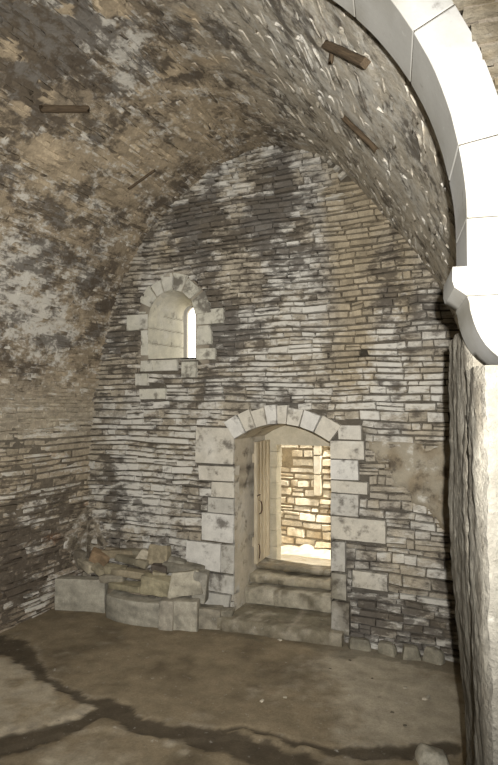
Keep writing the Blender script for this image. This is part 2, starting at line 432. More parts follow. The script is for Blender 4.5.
# relieving slabs
for i, (x, y) in enumerate(slabs):
    M = MB(); p = at_v(x, y); an = math.radians(118 - i * 9 - 50)
    dx, dz = math.cos(an), math.sin(an); px_, pz_ = -dz, dx
    q = [(p.x - dx * .10 + px_ * -.035, p.z - dz * .10 + pz_ * -.035), (p.x + dx * .10 - px_ * .035, p.z + dz * .10 - pz_ * .035), (p.x + dx * .10 + px_ * .03, p.z + dz * .10 + pz_ * .03), (p.x - dx * .10 + px_ * .03, p.z - dz * .10 + pz_ * .03)]
    add_stone(M, q, pos_end, .035, ash_col((.36, .33, .27), i * 1.7, .4), .003, .008, .06, .05)
    M.build('relieving_slab', M_rub, wall_end)
# plaster panel
M = MB(); rows = []
for j in range(36):
    row = []
    for i in range(44):
        u = lerp(-1.75, -.40, i / 43); z = lerp(1.0, 2.40, j / 35)
        e = in_patch((u, 0, z)); h = .030 - .075 * sst(.75, 1.15, e) + .012 * N(u, z, 2, 6) + .006 * N(u, z, 2, 20)
        n = FB(u, z, 4, 4); c = mixc((.30, .265, .20), (.25, .205, .14), sst(-.3, .4, n)) + (.25 + .3 * n, .12 - .3 * n)
        row.append(M.vert((u, VE - h, z), c))
    rows.append(row)
M.grid(rows); M.build('plaster_patch', M_ash, wall_end)

# ------------------------------------------------------------ arch frame (axes: a to the right, b into the nave)
TH = math.radians(11); A0 = Vector((-.1464, 2.138, 0))
aD = Vector((math.cos(TH), math.sin(TH), 0)); bD = Vector((-math.sin(TH), math.cos(TH), 0))
def AF(a, b, z): return A0 + aD * a + bD * b + Vector((0, 0, z))
def v_start(u): return 2.138 + .1944 * (u + .146) + .32

def wu(z): return -5.60 + .045 * z
pos_left = lambda s, t, h: (wu(t) + h, s, t)
def LB(L): return Blobs([(at_u(x, y), rx / 80., ry / 80., k) for x, y, rx, ry, k in L])
l_dark = LB([(20,520,50,50,.5),(40,560,60,34,.5),(10,600,30,20,.5),(60,500,40,30,.35),(0,460,30,30,.2),(80,480,20,30,.2)])
l_white = LB([(40,500,50,30,.25),(48,590,30,12,.7),(20,480,30,20,.2),(15,345,60,18,.4)])
def left_col(p, cs=0.):
    u, v, z = p
    n1 = FB(v, z, 3, 1.2); n2 = FB(v * .6, z * 3, 6, 3.2); n3 = FB(v, z, 9, 8)
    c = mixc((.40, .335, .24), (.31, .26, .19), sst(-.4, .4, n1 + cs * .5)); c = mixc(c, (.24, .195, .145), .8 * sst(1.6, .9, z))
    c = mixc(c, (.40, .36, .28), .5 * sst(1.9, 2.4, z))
    c = mixc(c, (.30, .15, .07), .8 * sst(.8, 1.2, 1.6 * math.exp(-(((v - 5.75) / .16) ** 2 + ((z - .95) / .1) ** 2)) + n3))
    k = 1 + .17 * cs
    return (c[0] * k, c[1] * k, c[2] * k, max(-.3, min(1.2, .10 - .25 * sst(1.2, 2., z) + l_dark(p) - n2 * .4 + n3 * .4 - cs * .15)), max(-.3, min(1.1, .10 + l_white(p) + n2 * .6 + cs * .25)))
# ------------------------------------------------------------ vault
FAR = [(-5.50,2.30),(-5.42,2.9),(-5.26,3.6),(-5.02,4.3),(-4.5,5.1),(-3.72,5.67),(-3.2,5.87),(-2.75,5.93),(-2.1,5.71),(-1.68,5.33),(-1.14,4.62),(-.81,4.14),(-.62,3.74),(-.42,3.2),(-.25,2.75),(-.05,2.3)]
NEAR = [(-5.50,2.30),(-5.42,2.9),(-5.26,3.6),(-5.02,4.3),(-4.5,5.1),(-3.72,5.67),(-3.2,5.87),(-2.75,5.95),(-2.0,5.75),(-1.4,5.35),(-.85,4.9),(-.42,4.45),(-.2,4.05),(-.08,3.6),(-.02,3.1),(0.0,2.3)]
def cr(P, x):
    n = len(P) - 1; x = max(0, min(n - 1e-6, x)); i = int(x); f = x - i
    p = [P[max(0, min(n, i + k))] for k in (-1, 0, 1, 2)]
    return tuple(.5 * ((2 * p[1][c]) + (-p[0][c] + p[2][c]) * f + (2 * p[0][c] - 5 * p[1][c] + 4 * p[2][c] - p[3][c]) * f * f + (-p[0][c] + 3 * p[1][c] - 3 * p[2][c] + p[3][c]) * f ** 3) for c in (0, 1))
samp = [k * 15 / 600 for k in range(601)]; cum = [0.]
for a, b in zip(samp, samp[1:]):
    A = cr(FAR, a); B = cr(FAR, b); cum.append(cum[-1] + math.hypot(A[0] - B[0], A[1] - B[1]))
LV = cum[-1]
import bisect
def tau_of(L):
    L = max(0, min(LV - 1e-6, L)); i = bisect.bisect_right(cum, L) - 1
    return samp[i] + (samp[1]) * (L - cum[i]) / max(1e-9, cum[i + 1] - cum[i])
def vsurf(v, L):
    t = tau_of(L); w = max(0, min(1, (v - 2.2) / 4.25)); a = cr(NEAR, t); b = cr(FAR, t)
    return lerp(a[0], b[0], w), lerp(a[1], b[1], w)
def pos_vault(s, t, h):
    a = vsurf(s, t - .03); b = vsurf(s, t + .03); dx, dz = b[0] - a[0], b[1] - a[1]; l = math.hypot(dx, dz) + 1e-9
    c = vsurf(s, t)
    return (c[0] + dz / l * h, s, c[1] - dx / l * h)       # inward normal
def hit_vault(x, y):
    d = ray(x, y); k = 2.3
    def inside(p):
        # nearest height of the vault above that u
        w = max(0, min(1, (p.y - 2.2) / 4.25)); best = None
        P = [(lerp(a[0], b[0], w), lerp(a[1], b[1], w)) for a, b in zip(NEAR, FAR)]
        c = (-2.78, 3.0); an = math.atan2(p.z - c[1], p.x - c[0]); r = math.hypot(p.z - c[1], p.x - c[0])
        for q0, q1 in zip(P, P[1:]):
            a0 = math.atan2(q0[1] - c[1], q0[0] - c[0]); a1 = math.atan2(q1[1] - c[1], q1[0] - c[0])
            if a1 - .0 <= an <= a0 or (a0 < 0 < a1 and (an > a1 or an < a0)):
                t = (a0 - an) / max(1e-6, a0 - a1); return r < math.hypot(lerp(q0[0], q1[0], t) - c[0], lerp(q0[1], q1[1], t) - c[1])
        return p.x > -5.45 and p.x < 0
    while k < 9:
        p = CAM + d * k
        if not inside(p) and p.y > 2.2: return p
        k += .01
    return CAM + d * 6
def VB(L): return [(hit_vault(x, y), r / 110., k) for x, y, r, k in L]
def b3(L, p):
    v = 0
    for c, r, k in L:
        d = ((p[0] - c[0]) ** 2 + (p[1] - c[1]) ** 2 + (p[2] - c[2]) ** 2) / (r * r)
        if d < 6: v += k * math.exp(-d)
    return v
v_white = VB([(10,300,46,.5),(50,330,50,.5),(95,30,34,.5),(130,45,22,.5),(85,340,20,.3),(40,250,50,.3),(120,70,26,.35),(300,60,60,.25),(400,180,50,.3),(440,240,30,.3),(60,10,30,.3),(330,90,50,.25),(380,110,40,.25),(135,85,18,.4),(85,270,20,.35),(105,245,15,.4)])
v_dark = VB([(30,60,50,.55),(75,25,40,.45),(105,305,14,.75),(95,330,16,.7),(90,285,18,.6),(60,215,40,.35),(20,120,40,.35),(130,70,36,.3),(20,20,30,.4),(120,130,30,.25),(70,370,50,.3),(115,265,10,.6),(160,205,10,.5),(180,185,8,.5),(50,275,24,.3),(105,350,16,.5)])
v_plas = VB([(112,6,17,1.2),(175,73,15,1.2),(206,65,11,.9),(6,48,11,1.2),(45,150,17,1.1),(62,158,12,1.),(24,112,10,1.),(190,20,14,.8),(222,62,10,.9),(50,98,10,1),(70,10,9,.9),(210,140,40,.35),(160,150,40,.35),(250,80,30,.4)])
def vault_col(p, cs=0.):
    u, v, z = p
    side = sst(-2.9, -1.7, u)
    t = math.atan2(z - 3, u + 2.78)
    n1 = FB(u, v, z, .9); n2 = FB(t * 9, v * 1.6, 3, 1.3); n3 = FB(u, v, z, 7)
    c = mixc((.37, .30, .205), (.27, .22, .155), sst(-.4, .4, n1 + cs * .4))
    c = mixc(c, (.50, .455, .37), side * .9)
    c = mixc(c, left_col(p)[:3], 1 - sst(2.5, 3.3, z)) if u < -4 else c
    w = b3(v_white, p) * 1.1 + n3 * .45 + n2 * .3 + cs * .2
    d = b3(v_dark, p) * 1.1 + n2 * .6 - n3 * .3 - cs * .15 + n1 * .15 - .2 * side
    pl = sst(.45, .6, b3(v_plas, p) + .5 * n3)
    c = mixc(c, (.47, .38, .26), .9 * pl)
    k = 1 + .16 * cs
    if u < -4:
        m = 1 - sst(2.5, 3.3, z); lc = left_col(p, cs); d = lerp(d, lc[3] - .34, m); w = lerp(w, lc[4] - .24, m)
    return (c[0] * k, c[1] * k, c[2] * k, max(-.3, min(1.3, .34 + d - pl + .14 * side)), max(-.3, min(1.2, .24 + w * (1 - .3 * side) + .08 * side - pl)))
M = MB(); L = 0.
while L < LV - .02:
    hgt = U(.045, .085); L1 = min(LV, L + hgt)
    c0 = vsurf(4, L)
    vs = v_start(vsurf(2.2, L)[0])
    wob = lambda s, tt: .022 * N(s * 1.3, tt * 2.2, 13.3) + .014 * N(s * 4, tt * 3, 8.)
    course(M, L, L1, [(vs, VE + .03)], pos_vault, vault_col, .09, .30, wob, (-.020, (.022 if L < .9 else .014 if L < 5 else .009)), .004, .010 if L < 5 else .008, skip=.04)
    L = L1
ceiling = M.build('ceiling', M_vault); tag(ceiling, 'pointed barrel vault of rough brown rubble with patches of plaster', kind='structure')
M = MB(); rows = []; rout = []
nl = 220
for i in range(nl + 1):
    L = LV * i / nl; vs = v_start(vsurf(2.2, L)[0]) - .3; row = []
    for j in range(91):
        v = lerp(vs, VE + .3, j / 90); p = pos_vault(v, L, -.006 - .012 * sst(1.3, .4, L) + .006 * sst(4.6, 5.6, L) + .012 * N(L * 5, v * 5, 2) + .008 * N(L * 16, v * 12, 2))
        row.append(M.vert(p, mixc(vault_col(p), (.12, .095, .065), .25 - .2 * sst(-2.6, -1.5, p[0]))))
    rows.append(row)
    rout.append([M.vert(pos_vault(v, L, -.35), (.2, .2, .2)) for v in (vs, VE + .9)])
M.grid(rows); M.grid(rout)
M.build('vault_mortar', M_core, ceiling)

# ------------------------------------------------------------ left wall
M = MB(); t = -.05
while t < 2.36:
    t1 = t + U(.05, .11)
    wob = lambda s, tt: .02 * N(s, tt * 2, 23.3) + .012 * N(s * 3, tt * 3, 28.)
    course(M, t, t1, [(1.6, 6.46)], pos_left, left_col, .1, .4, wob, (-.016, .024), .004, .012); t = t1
wl = M.build('wall_left', M_rub); tag(wl, 'left side wall of dark coursed rubble with pale streaked stones low down', kind='structure')
M = MB(); rows = []
for j in range(60):
    row = []
    for i in range(100):
        v = lerp(1.2, 6.6, i / 99); z = lerp(-.3, 2.45, j / 59); p = (wu(z) - .016 + .014 * N(v * 6, z * 6, 1), v, z)
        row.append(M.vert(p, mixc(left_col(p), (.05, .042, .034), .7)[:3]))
    rows.append(row)
M.grid(rows); M.box((-6.0, 1.0, -.3), (-5.72, 6.9, 2.5), (.2, .2, .2)); M.build('wall_core', M_core, wl)
# smeared mortar in the corner above the pile
M = MB(); rows = []
for j in range(30):
    row = []
    for i in range(30):
        a = i / 29; z = lerp(.35, 1.35, j / 29)
        s = (a - .45) * 1.1
        if s < 0: p0 = (wu(z), VE + s, z); n = (1, -.2)
        else: p0 = (wu(z) + s, VE, z); n = (.2, -1)
        r = abs(s) 
        sm = .045 * math.exp(-(s / .12) ** 2)
        e = (s / .46) ** 2 + ((z - .80) / .44) ** 2 + .9 * N(s, z, 5, 5) + .6 * N(s, z, 7, 12)
        h = .012 + sm * .35 + .010 * N(s, z, 3, 9) - .09 * sst(.6, 1.2, e + .5 * N(s, z, 8, 14))
        n2 = FB(s, z, 2, 6)
        row.append(M.vert((p0[0] + n[0] * h, p0[1] + n[1] * h, z), mixc((.235, .20, .15), (.17, .145, .105), sst(-.3, .3, n2)) + (.35 + n2 * .5, .22 - .5 * n2)))
    rows.append(row)
M.grid(rows); M.build('mortar_patch', M_core, wl)

# right wall (mostly behind the pier)
def plain_wall(name, lab, P0, P1, z0, z1, th, col, mat=M_rub, kind='structure'):
    P0 = Vector(P0); P1 = Vector(P1); d = (P1 - P0); ln = d.length; d.normalize(); n = Vector((-d.y, d.x))
    M = MB(); t = z0
    posf = lambda s, t, h: (P0.x + d.x * s + n.x * h, P0.y + d.y * s + n.y * h, t)
    while t < z1 - .02:
        t1 = min(z1, t + U(.08, .16))
        course(M, t, t1, [(0, ln)], posf, col, .2, .6, lambda s, tt: .01 * N(s, tt, 2), (-.01, .02), .007, .006); t = t1
    o = M.build(name, mat); tag(o, lab, kind=kind)
    M = MB(); c = (.14, .12, .09)
    q = [P0 - n * .02, P1 - n * .02, P1 - n * th, P0 - n * th]
    lo = [M.vert((p.x, p.y, z0 - .1), c) for p in q]; hi = [M.vert((p.x, p.y, z1 + .1), c) for p in q]
    M.grid([lo, hi], True); M.face(*lo); M.face(*hi)
    M.build('wall_core', M_core, o); return o
gen = lambda p, cs=0.: mixc((.34 * (1 + .15 * cs), .29 * (1 + .15 * cs), .22 * (1 + .15 * cs)), (.2, .17, .13), sst(-.2, .5, FB(p[0] + p[1], p[2], 3, 3)))
plain_wall('wall_right', 'right side wall of plain coursed rubble behind the arch pier', (.02, 2.6), (.02, 6.5), 0, 2.42, .5, gen)

# ------------------------------------------------------------ near arch, its wall and piers
PW = (.34, .33, .30)
def pale(p, cs=0.):
    n = FB(p[0] + p[1], p[2], 3, 4); n2 = FB(p[0] - p[1], p[2], 7, 2)
    c = mixc(PW, (.21, .195, .155), .7 * sst(.0, .5, n)); c = mixc(c, (.40, .395, .38), .7 * sst(.15, .3, n2))
    return c
trim_arch = tag(empty('trim_3', AF(0, 0, 0)), 'pale dressed limestone arch in the near foreground on the right', kind='structure')
AC, AR, AZ, RW, TK = -2.2, 2.2, CAMZ + .65, .163, .35
R1, R2, TB = 1.5, 3.0, math.radians(52)
C2 = (-R1 - (R2 - R1) * math.cos(TB), -(R2 - R1) * math.sin(TB))
def half(w, dr):      # right half of the two-centred arch: w is the angle, dr the distance outside the intrados
    if w < TB: return -R1 + (R1 + dr) * math.cos(w), (R1 + dr) * math.sin(w)
    return C2[0] + (R2 + dr) * math.cos(w), C2[1] + (R2 + dr) * math.sin(w)
TA = math.acos((AC - C2[0]) / R2)          # crown angle
def ring(w, dr):      # w 0..2*TA from right springing to left springing
    if w <= TA: a, z = half(w, dr)
    else:
        a, z = half(2 * TA - w, dr); a = 2 * AC - a
    if abs(abs(w - TA)) < 1e-6: a = AC
    return a, AZ + z
EXT = [ring(2 * TA * k / 400, RW) for k in range(401)]
def ext_z(a):
    zs = [lerp(p[1], q[1], (a - p[0]) / (q[0] - p[0] + 1e-9)) for p, q in zip(EXT, EXT[1:]) if min(p[0], q[0]) <= a <= max(p[0], q[0]) and abs(p[0]-q[0]) > 1e-6]
    return max(zs) if zs else AZ
def ext_w(z):
    xs = [p[0] for p in EXT if p[1] > z]
    return (min(xs), max(xs)) if xs else None
def voussoir(t0, t1):
    M = MB(); g = .0004; ts = [lerp(t0 + g, t1 - g, k / 8) for k in range(9)]
    rows = []
    r0, r1 = 0, RW
    e = .004
    prof = [(r0 + e, 0), (r0 + .0015, .0015), (r0, e), (r0, TK * .5), (r0, TK - e), (r0 + e, TK), (r1, TK), (r1, 0), (lerp(r0, r1, .66), 0), (lerp(r0, r1, .33), 0)]
    for k, t in enumerate(ts):
        sh = .004 if k in (0, 8) else 0
        row = []
        if k in (1, 7): t = ts[0] + .004 if k == 1 else ts[8] - .004
        for r, b in prof:
            rr = r + (sh if r < r0 + .02 else 0) + .002 * N(t * 9, b * 9, r); bb = b + (sh if b < .01 else 0)
            a_, z_ = ring(t, rr); p = AF(a_, bb, z_); row.append(M.vert(p, pale(p)))
        rows.append(row)
    M.grid(rows, True); M.face(*rows[0]); M.face(*rows[-1])
    return M.build('voussoir', M_pale, trim_arch)
angs = [0, 10.2, 28, 43, 54, 62, 70, 78]; TD = math.degrees(TA)
angs = angs + [TD] + [2 * TD - a for a in reversed(angs)]
for a, b in zip(angs, angs[1:]): voussoir(math.radians(a), math.radians(b))
# joint line mortar ring behind
M = MB(); rows = []
for k in range(121):
    t = 2 * TA * k / 120
    rows.append([M.vert(AF(ring(t, r)[0], b, ring(t, r)[1]), (.07, .06, .045)) for r, b in ((.003, .003), (.003, TK - .003), (RW, TK - .01), (RW, .003))])
M.grid(rows, True); M.build('joint_mortar', M_core, trim_arch)
# stilt blocks between springing and impost
def solid_profile(M, prof, sec, fn, colf, cap=True):
    rows = [[M.vert(fn(*q, s), colf(fn(*q, s))) for q in prof] for s in sec]
    M.grid(rows, True)
    if cap: M.face(*rows[0]); M.face(*rows[-1])
ZI = CAMZ + .48
for mir in (1, -1):
    ax = (lambda a: a) if mir == 1 else (lambda a: 2 * AC - a)
    M = MB(); e = .005
    solid_profile(M, [(0, e), (0, TK - e), (e, TK), (.7, TK), (.7, 0), (.25, 0), (e, 0)], [ZI, ZI + .08, AZ - .003], lambda a, b, z: AF(ax(a), b, z), pale)
    M.build('springer_block', M_pale, trim_arch)
    # impost: abacus, chamfer and long hollow curving back under
    prof = [(-.050,.478),(-.052,.43),(-.045,.405),(-.004,.373),(.004,.35),(.006,.325),(.012,.30),(.019,.275),(.028,.25),(.040,.225),(.055,.20),(.075,.175),(.100,.152),(.128,.135),(.15,.128),(.8,.128),(.8,.478)]
    profs = (('impost', prof[:4] + [(.8, .374), (.8, .478)]), ('impost_corbel', [(-.003, .370)] + prof[4:-1] + [(.8, .370)]))
    bs = [-.012, -.006, 0.05, .15, .25, TK + .01, TK + .02]
    def im(a, z, b):
        e = .006 if b in (bs[0], bs[-1]) else 0
        return AF(ax(a + e if a < .7 else a), b, CAMZ + z - (e if z > .45 else 0) + .002 * N(a * 9, b * 9, z * 9))
    for nm, pf in profs:
        M = MB(); solid_profile(M, pf, bs, im, pale); M.build(nm, M_pale, trim_arch)

# wall over and beside the arch
wn_col = lambda p, cs=0.: mixc(mixc((.22, .195, .15), (.15, .12, .075), sst(-.2, .5, FB(p[0] + p[1], p[2], 5, 5) + cs * .3)), (.30, .28, .24), .7 * sst(.1, .5, FB(p[0], p[2], 8, 4)))
M = MB(); t = 0.; posn = lambda s, t, h: AF(s, -h, t)
while t < 6.2:
    t1 = t + U(.045, .09); zc = (t + t1) / 2
    if t > CAMZ + .13 or True:
        d = zc - AZ; holes = []
        if d >= 0 and ext_w(zc): holes.append(ext_w(zc))
        if d < 0 and zc > CAMZ + .12: holes.append((AC - AR - .8, AC + AR + .8))
        if zc <= CAMZ + .12: holes.append((2 * AC - 1.3, 1.3))
        course(M, t, t1, subtract((-5.7, 1.6), holes), posn, wn_col, .08, .25, lambda s, tt: .02 * N(s * 3, tt * 3, 2), (-.01, .008), .002, .006)
    t = t1
wn = M.build('wall_near', M_rub); tag(wn, 'cross wall of light rubble carrying the pale foreground arch', kind='structure')
M = MB(); aa = [-5.9]
while aa[-1] < 1.8: aa.append(aa[-1] + .05)
for a, b in zip(aa, aa[1:]):
    m = (a + b) / 2; d = abs(m - AC)
    if d < AR + RW: z0 = max(ext_z(a), ext_z(b), ext_z(m))
    elif d < AR + .75: z0 = AZ
    elif d < AR + 1.3: z0 = CAMZ
    else: z0 = -.2
    lo = [AF(x, y, z0) for x, y in ((a, .02), (b, .02), (b, TK - .02), (a, TK - .02))]; hi = [AF(x, y, 6.4) for x, y in ((a, .02), (b, .02), (b, TK - .02), (a, TK - .02))]
    li = [M.vert(p, (.2, .17, .13)) for p in lo]; hj = [M.vert(p, (.2, .17, .13)) for p in hi]
    M.grid([li, hj], True); M.face(*li); M.face(*hj)
M.build('wall_core', M_core, wn, smooth=False)

# piers: rough reveal in two leaves, light near face
def pier(mir, parent):
    ax = (lambda a: a) if mir == 1 else (lambda a: 2 * AC - a)
    def lean(z):     # the foot of the pier stands a little further back
        return .060 * sst(2.0, 1.0, z) * -1 * -1 - .03 * sst(.62, .45, z)
    def skin(name, b0, b1, z1, aoff, seed):
        M = MB(); nz = 150; rows = []
        for j in range(nz + 1):
            z = lerp(-.15, z1, j / nz); row = []
            fr = .03 + aoff + (lean(z) if b0 > .2 else lean(z) * .3)
            pts = []
            nb = max(6, int((b1 - b0) / .03))
            if b0 < .1: pts += [(lerp(1.2, .05, k / 22), 0) for k in range(22)]
            else: pts += [(.5, b0), (.25, b0)]
            for k in range(nb + 1): pts.append((0, lerp(b0, b1, k / nb)))
            pts += [(.25, b1), (.6, b1), (1.2, b1)]
            for a, b in pts:
                if a == 0:
                    e = min(b - b0, b1 - b); rnd = .022 * (1 - sst(0, .05, e))
                    rr = fr + rnd + .012 * FB(b * 3, z * 1.2, seed, 2.) + .007 * FB(b * 5, z * 3., seed + 4, 8) + .006 * abs(N(b * 3, z * .9, seed, 5))
                    p = AF(ax(rr), b + .012 * N(z * 5, b * 3, seed + 2) * (1 if b0 < .2 else 3), z)
                    c = mixc((.27, .25, .205), (.18, .16, .125), sst(-.2, .45, FB(b * 4, z * 1.6, seed, 3)))
                    if b < .03 and b0 < .1: c = mixc(c, (.24, .225, .19), .7)
                else:
                    h = .010 * N(a * 4, z * 4, 5 + seed) + .006 * N(a * 14, z * 14, 5)
                    cr_ = abs(N(a * 2.2, z * 1.6, 31)) + .25 * abs(N(a * 7, z * 6, 13)); crk = 1 - sst(.0, .035, cr_)
                    p = AF(ax(max(a, .0) + fr), b + (h + crk * .012 if b == b0 else 0), z)
                    c = mixc((.215, .20, .165), (.17, .15, .115), sst(-.1, .5, FB(a * 3, z * 3, seed, 2))); c = mixc(c, (.09, .075, .055), crk * .7)
                row.append(M.vert(p, c))
            rows.append(row)
        M.grid(rows); M.face(*rows[-1])
        return M.build(name, M_pier, parent)
    skin('front_leaf', 0., .36, CAMZ + .128, .0, 3.1)
    skin('rear_leaf', .385, 1.22, CAMZ + .33, .010, 9.7)
pr = tag(empty('trim_4', AF(.4, .6, 0)), 'rough weathered stone pier below the foreground arch on the right', kind='structure'); pier(1, pr)
pl = tag(empty('trim_5', AF(2 * AC - .4, .6, 0)), 'matching rough stone pier on the far side of the foreground arch', kind='structure'); pier(-1, pl)

# the bay the viewer stands in
gb = lambda p, cs=0.: mixc((.30 * (1 + .15 * cs), .27 * (1 + .15 * cs), .21 * (1 + .15 * cs)), (.18, .155, .12), sst(-.2, .5, FB(p[0] + p[1], p[2], 3, 2)))
plain_wall('wall_back', 'rear wall of the bay behind the viewer', (-5.8, -2.6), (1.7, -2.6), 0, 6.2, .4, gb)
plain_wall('wall_back_left', 'left wall of the bay behind the viewer', (-5.7, 1.2), (-5.7, -2.6), 0, 6.2, .4, gb)
plain_wall('wall_back_right', 'right wall of the bay behind the viewer', (1.65, -2.6), (1.65, 2.45), 0, 6.2, .4, gb)
M = MB(); M.box((-6.1, -3.0, 6.2), (2.1, 2.6, 6.5), (.25, .22, .17)); o = M.build('ceiling_back', M_core, smooth=False); tag(o, 'flat ceiling of the bay behind the viewer', kind='structure')

# ------------------------------------------------------------ floor
def seg_d(p, a, b):
    ax_, ay = a; bx_, by = b; dx, dy = bx_ - ax_, by - ay; t = max(0, min(1, ((p[0] - ax_) * dx + (p[1] - ay) * dy) / (dx * dx + dy * dy + 1e-9)))
    return math.hypot(p[0] - ax_ - dx * t, p[1] - ay - dy * t), t
def FP(L): return [tuple(at_z(x, y).xy) for x, y in L]
def poly(L): return FP(L)
ch1 = (FP([(-20,640),(8,646),(22,652),(40,674),(66,690),(92,700),(112,708),(130,714)]), [.22,.20,.13,.05,.04,.06,.12,.06])
ch2 = (FP([(-30,752),(20,740),(60,728),(95,714),(112,710)]), [.17,.15,.12,.08,.10])
ch3 = (FP([(112,712),(140,726),(190,732),(240,745),(300,765)]), [.09,.10,.10,.14,.18])
ch4 = (FP([(190,730),(250,728),(330,748),(390,750),(450,748)]), [.02,.03,.04,.07,.09])
def chan(p):
    best = -9
    wx = p[0] + .06 * N(p[0], p[1], 2, 5) + .025 * N(p[0], p[1], 2, 15); wy = p[1] + .06 * N(p[0], p[1], 8, 5) + .025 * N(p[0], p[1], 8, 15)
    for pts, ws in (ch1, ch2, ch3, ch4):
        for i in range(len(pts) - 1):
            d, t = seg_d((wx, wy), pts[i], pts[i + 1]); w = lerp(ws[i], ws[i + 1], t); best = max(best, 1 - d / w if w > 0 else -9) if d < w * 3 else best
    return best        # >0 inside
def inside(P, p):
    c = False; j = len(P) - 1
    for i in range(len(P)):
        if (P[i][1] > p[1]) != (P[j][1] > p[1]) and p[0] < (P[j][0] - P[i][0]) * (p[1] - P[i][1]) / (P[j][1] - P[i][1]) + P[i][0]: c = not c
        j = i
    return c
plate = FP([(-60,656),(20,658),(45,676),(85,694),(98,706),(70,722),(40,730),(-60,748)])
low = FP([(-60,765),(60,733),(110,728),(150,738),(200,738),(240,735),(330,752),(460,755),(460,1200),(-60,1200)])
F_pale = [(at_z(x, y), r, k) for x, y, r, k in ((400,690,.65,1.),(370,660,.45,.7),(430,720,.5,.8),(350,735,.18,.5),(60,760,.35,.6),(130,760,.25,.3),(170,742,.05,.8),(185,750,.05,.6),(200,720,.12,.3),(280,700,.3,.2),(345,757,.12,.3),(120,640,.3,.15))]
F_dark = [(at_z(x, y), r, k) for x, y, r, k in ((190,670,.45,.6),(90,640,.35,.4),(250,650,.3,.4),(300,670,.3,.25),(200,755,.3,.5),(300,755,.3,.4),(420,640,.3,.2),(150,700,.25,.3))]
def fgz(p):
    u, v = p
    z = .02 * N(u, v, 1, 1.1) + .008 * N(u, v, 4, 5) + .004 * N(u, v, 4, 14)
    c = chan(p); z -= .016 * sst(-.5, .35, c)
    if inside(low, p): z -= .015
    return z, c
def floor_col(p, c):
    pal = sum(k * math.exp(-((p[0] - q[0]) ** 2 + (p[1] - q[1]) ** 2) / r / r) for q, r, k in F_pale)
    drk = sum(k * math.exp(-((p[0] - q[0]) ** 2 + (p[1] - q[1]) ** 2) / r / r) for q, r, k in F_dark)
    n1 = FB(p[0], p[1], 2, 2.2); n2 = FB(p[0], p[1], 5, 9)
    col = mixc((.235, .19, .125), (.14, .112, .073), sst(-.2, .5, drk - .2 + n1 * .6))
    col = mixc(col, (.42, .37, .28), .95 * sst(.15, .8, pal + n1 * .3 + n2 * .2))
    if inside(plate, p): col = mixc(mixc((.40, .345, .255), (.27, .22, .145), sst(-.1, .4, n1 + .3 * n2)), (.40, .36, .28), .5 * sst(.1, .4, n2))
    rim = sst(-.8, -.25, c) * (1 - sst(-.2, .05, c))
    col = mixc(col, (.27, .235, .18), .55 * rim * sst(-.1, .3, n1 + n2))
    col = mixc(col, (.065, .052, .036), .85 * sst(-.15, .2, c + .25 * n2))
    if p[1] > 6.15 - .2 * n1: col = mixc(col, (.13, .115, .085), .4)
    return col
M = MB(); rows = []
us = [-5.75 + k * .03 for k in range(206)]; vs_ = []
v = 2.9
while v < 6.6: vs_.append(v); v += .03
for v in vs_:
    row = []
    for u in us:
        z, c = fgz((u, v)); row.append(M.vert((u, v, z), floor_col((u, v), c)))
    rows.append(row)
M.grid(rows)
r0 = [M.vert((u, 2.9, fgz((u, 2.9))[0]), (.18, .15, .11)) for u in us[::5]]; 
rows = [r0]
for v in (2.0, 0, -3.0): rows.append([M.vert((u if 0 < i < len(r0) - 1 else u + (-.4 if i == 0 else 2.0), v, 0), (.18, .15, .11)) for i, u in enumerate(us[::5])])
M.grid(rows)
M.box((-6.2, -3.0, -.5), (2.2, 6.6, -.12), (.15, .12, .09))
fl = M.build('floor', M_earth); tag(fl, 'uneven beaten earth floor with dark damp channels', kind='structure')

# ------------------------------------------------------------ irregular block maker (world aligned)
def block(name, mat, parent, cx, cy, z0, w, d, h, rz=0., tilt=(0, 0), col=None, jit=.02, taper=0., seed=0, n=5, bend=0., shape=None, tagd=None, round_=.02):
    M = MB(); rs = random.Random(seed * 77 + 5)
    rot = Matrix.Rotation(rz, 3, 'Z') @ Matrix.Rotation(tilt[0], 3, 'X') @ Matrix.Rotation(tilt[1], 3, 'Y')
    bm = bmesh.new(); bmesh.ops.create_cube(bm, size=1)
    for v in bm.verts:
        v.co = Vector((v.co.x * w * (1 - taper * (v.co.z + .5)), v.co.y * d * (1 - taper * .5 * (v.co.z + .5)), v.co.z * h)) + Vector((rs.uniform(-1, 1), rs.uniform(-1, 1), rs.uniform(-1, 1))) * jit
    bmesh.ops.bevel(bm, geom=list(bm.edges), offset=min(round_, h * .3, w * .3, d * .3), segments=2, profile=.6, affect='EDGES')
    ed = [e for e in bm.edges if e.calc_length() > .06]
    bmesh.ops.subdivide_edges(bm, edges=ed, cuts=n, use_grid_fill=True)
    bm.normal_update()
    for v in bm.verts:
        q = v.co; nn = N(q.x + seed, q.y, q.z, 12) * .007 + N(q.x + seed, q.y, q.z, 5) * .012 * min(1, h * 8)
        v.co += v.normal * nn
        if bend: v.co.y += bend * ((v.co.x / (w * .5)) ** 2)
    mz = 0
    pts = [rot @ v.co for v in bm.verts]; mz = min(p.z for p in pts)
    bm.verts.index_update()
    col = col or (.36, .32, .25)
    for p in pts:
        n1 = FB(p.x + seed, p.y, p.z, 6); n2 = FB(p.x, p.y + seed, p.z, 14)
        c = mixc(col, tuple(k * .6 for k in col), .8 * sst(-.05, .5, n1)); c = mixc(c, tuple(min(.75, k * 1.35) for k in col), .6 * sst(.05, .4, n2))
        M.vert((p.x + cx, p.y + cy, p.z - mz + z0), c)
    for f in bm.faces: M.f.append(tuple(v.index for v in f.verts))
    bm.free()
    return M.build(name, mat, parent, loc=(cx, cy, z0))

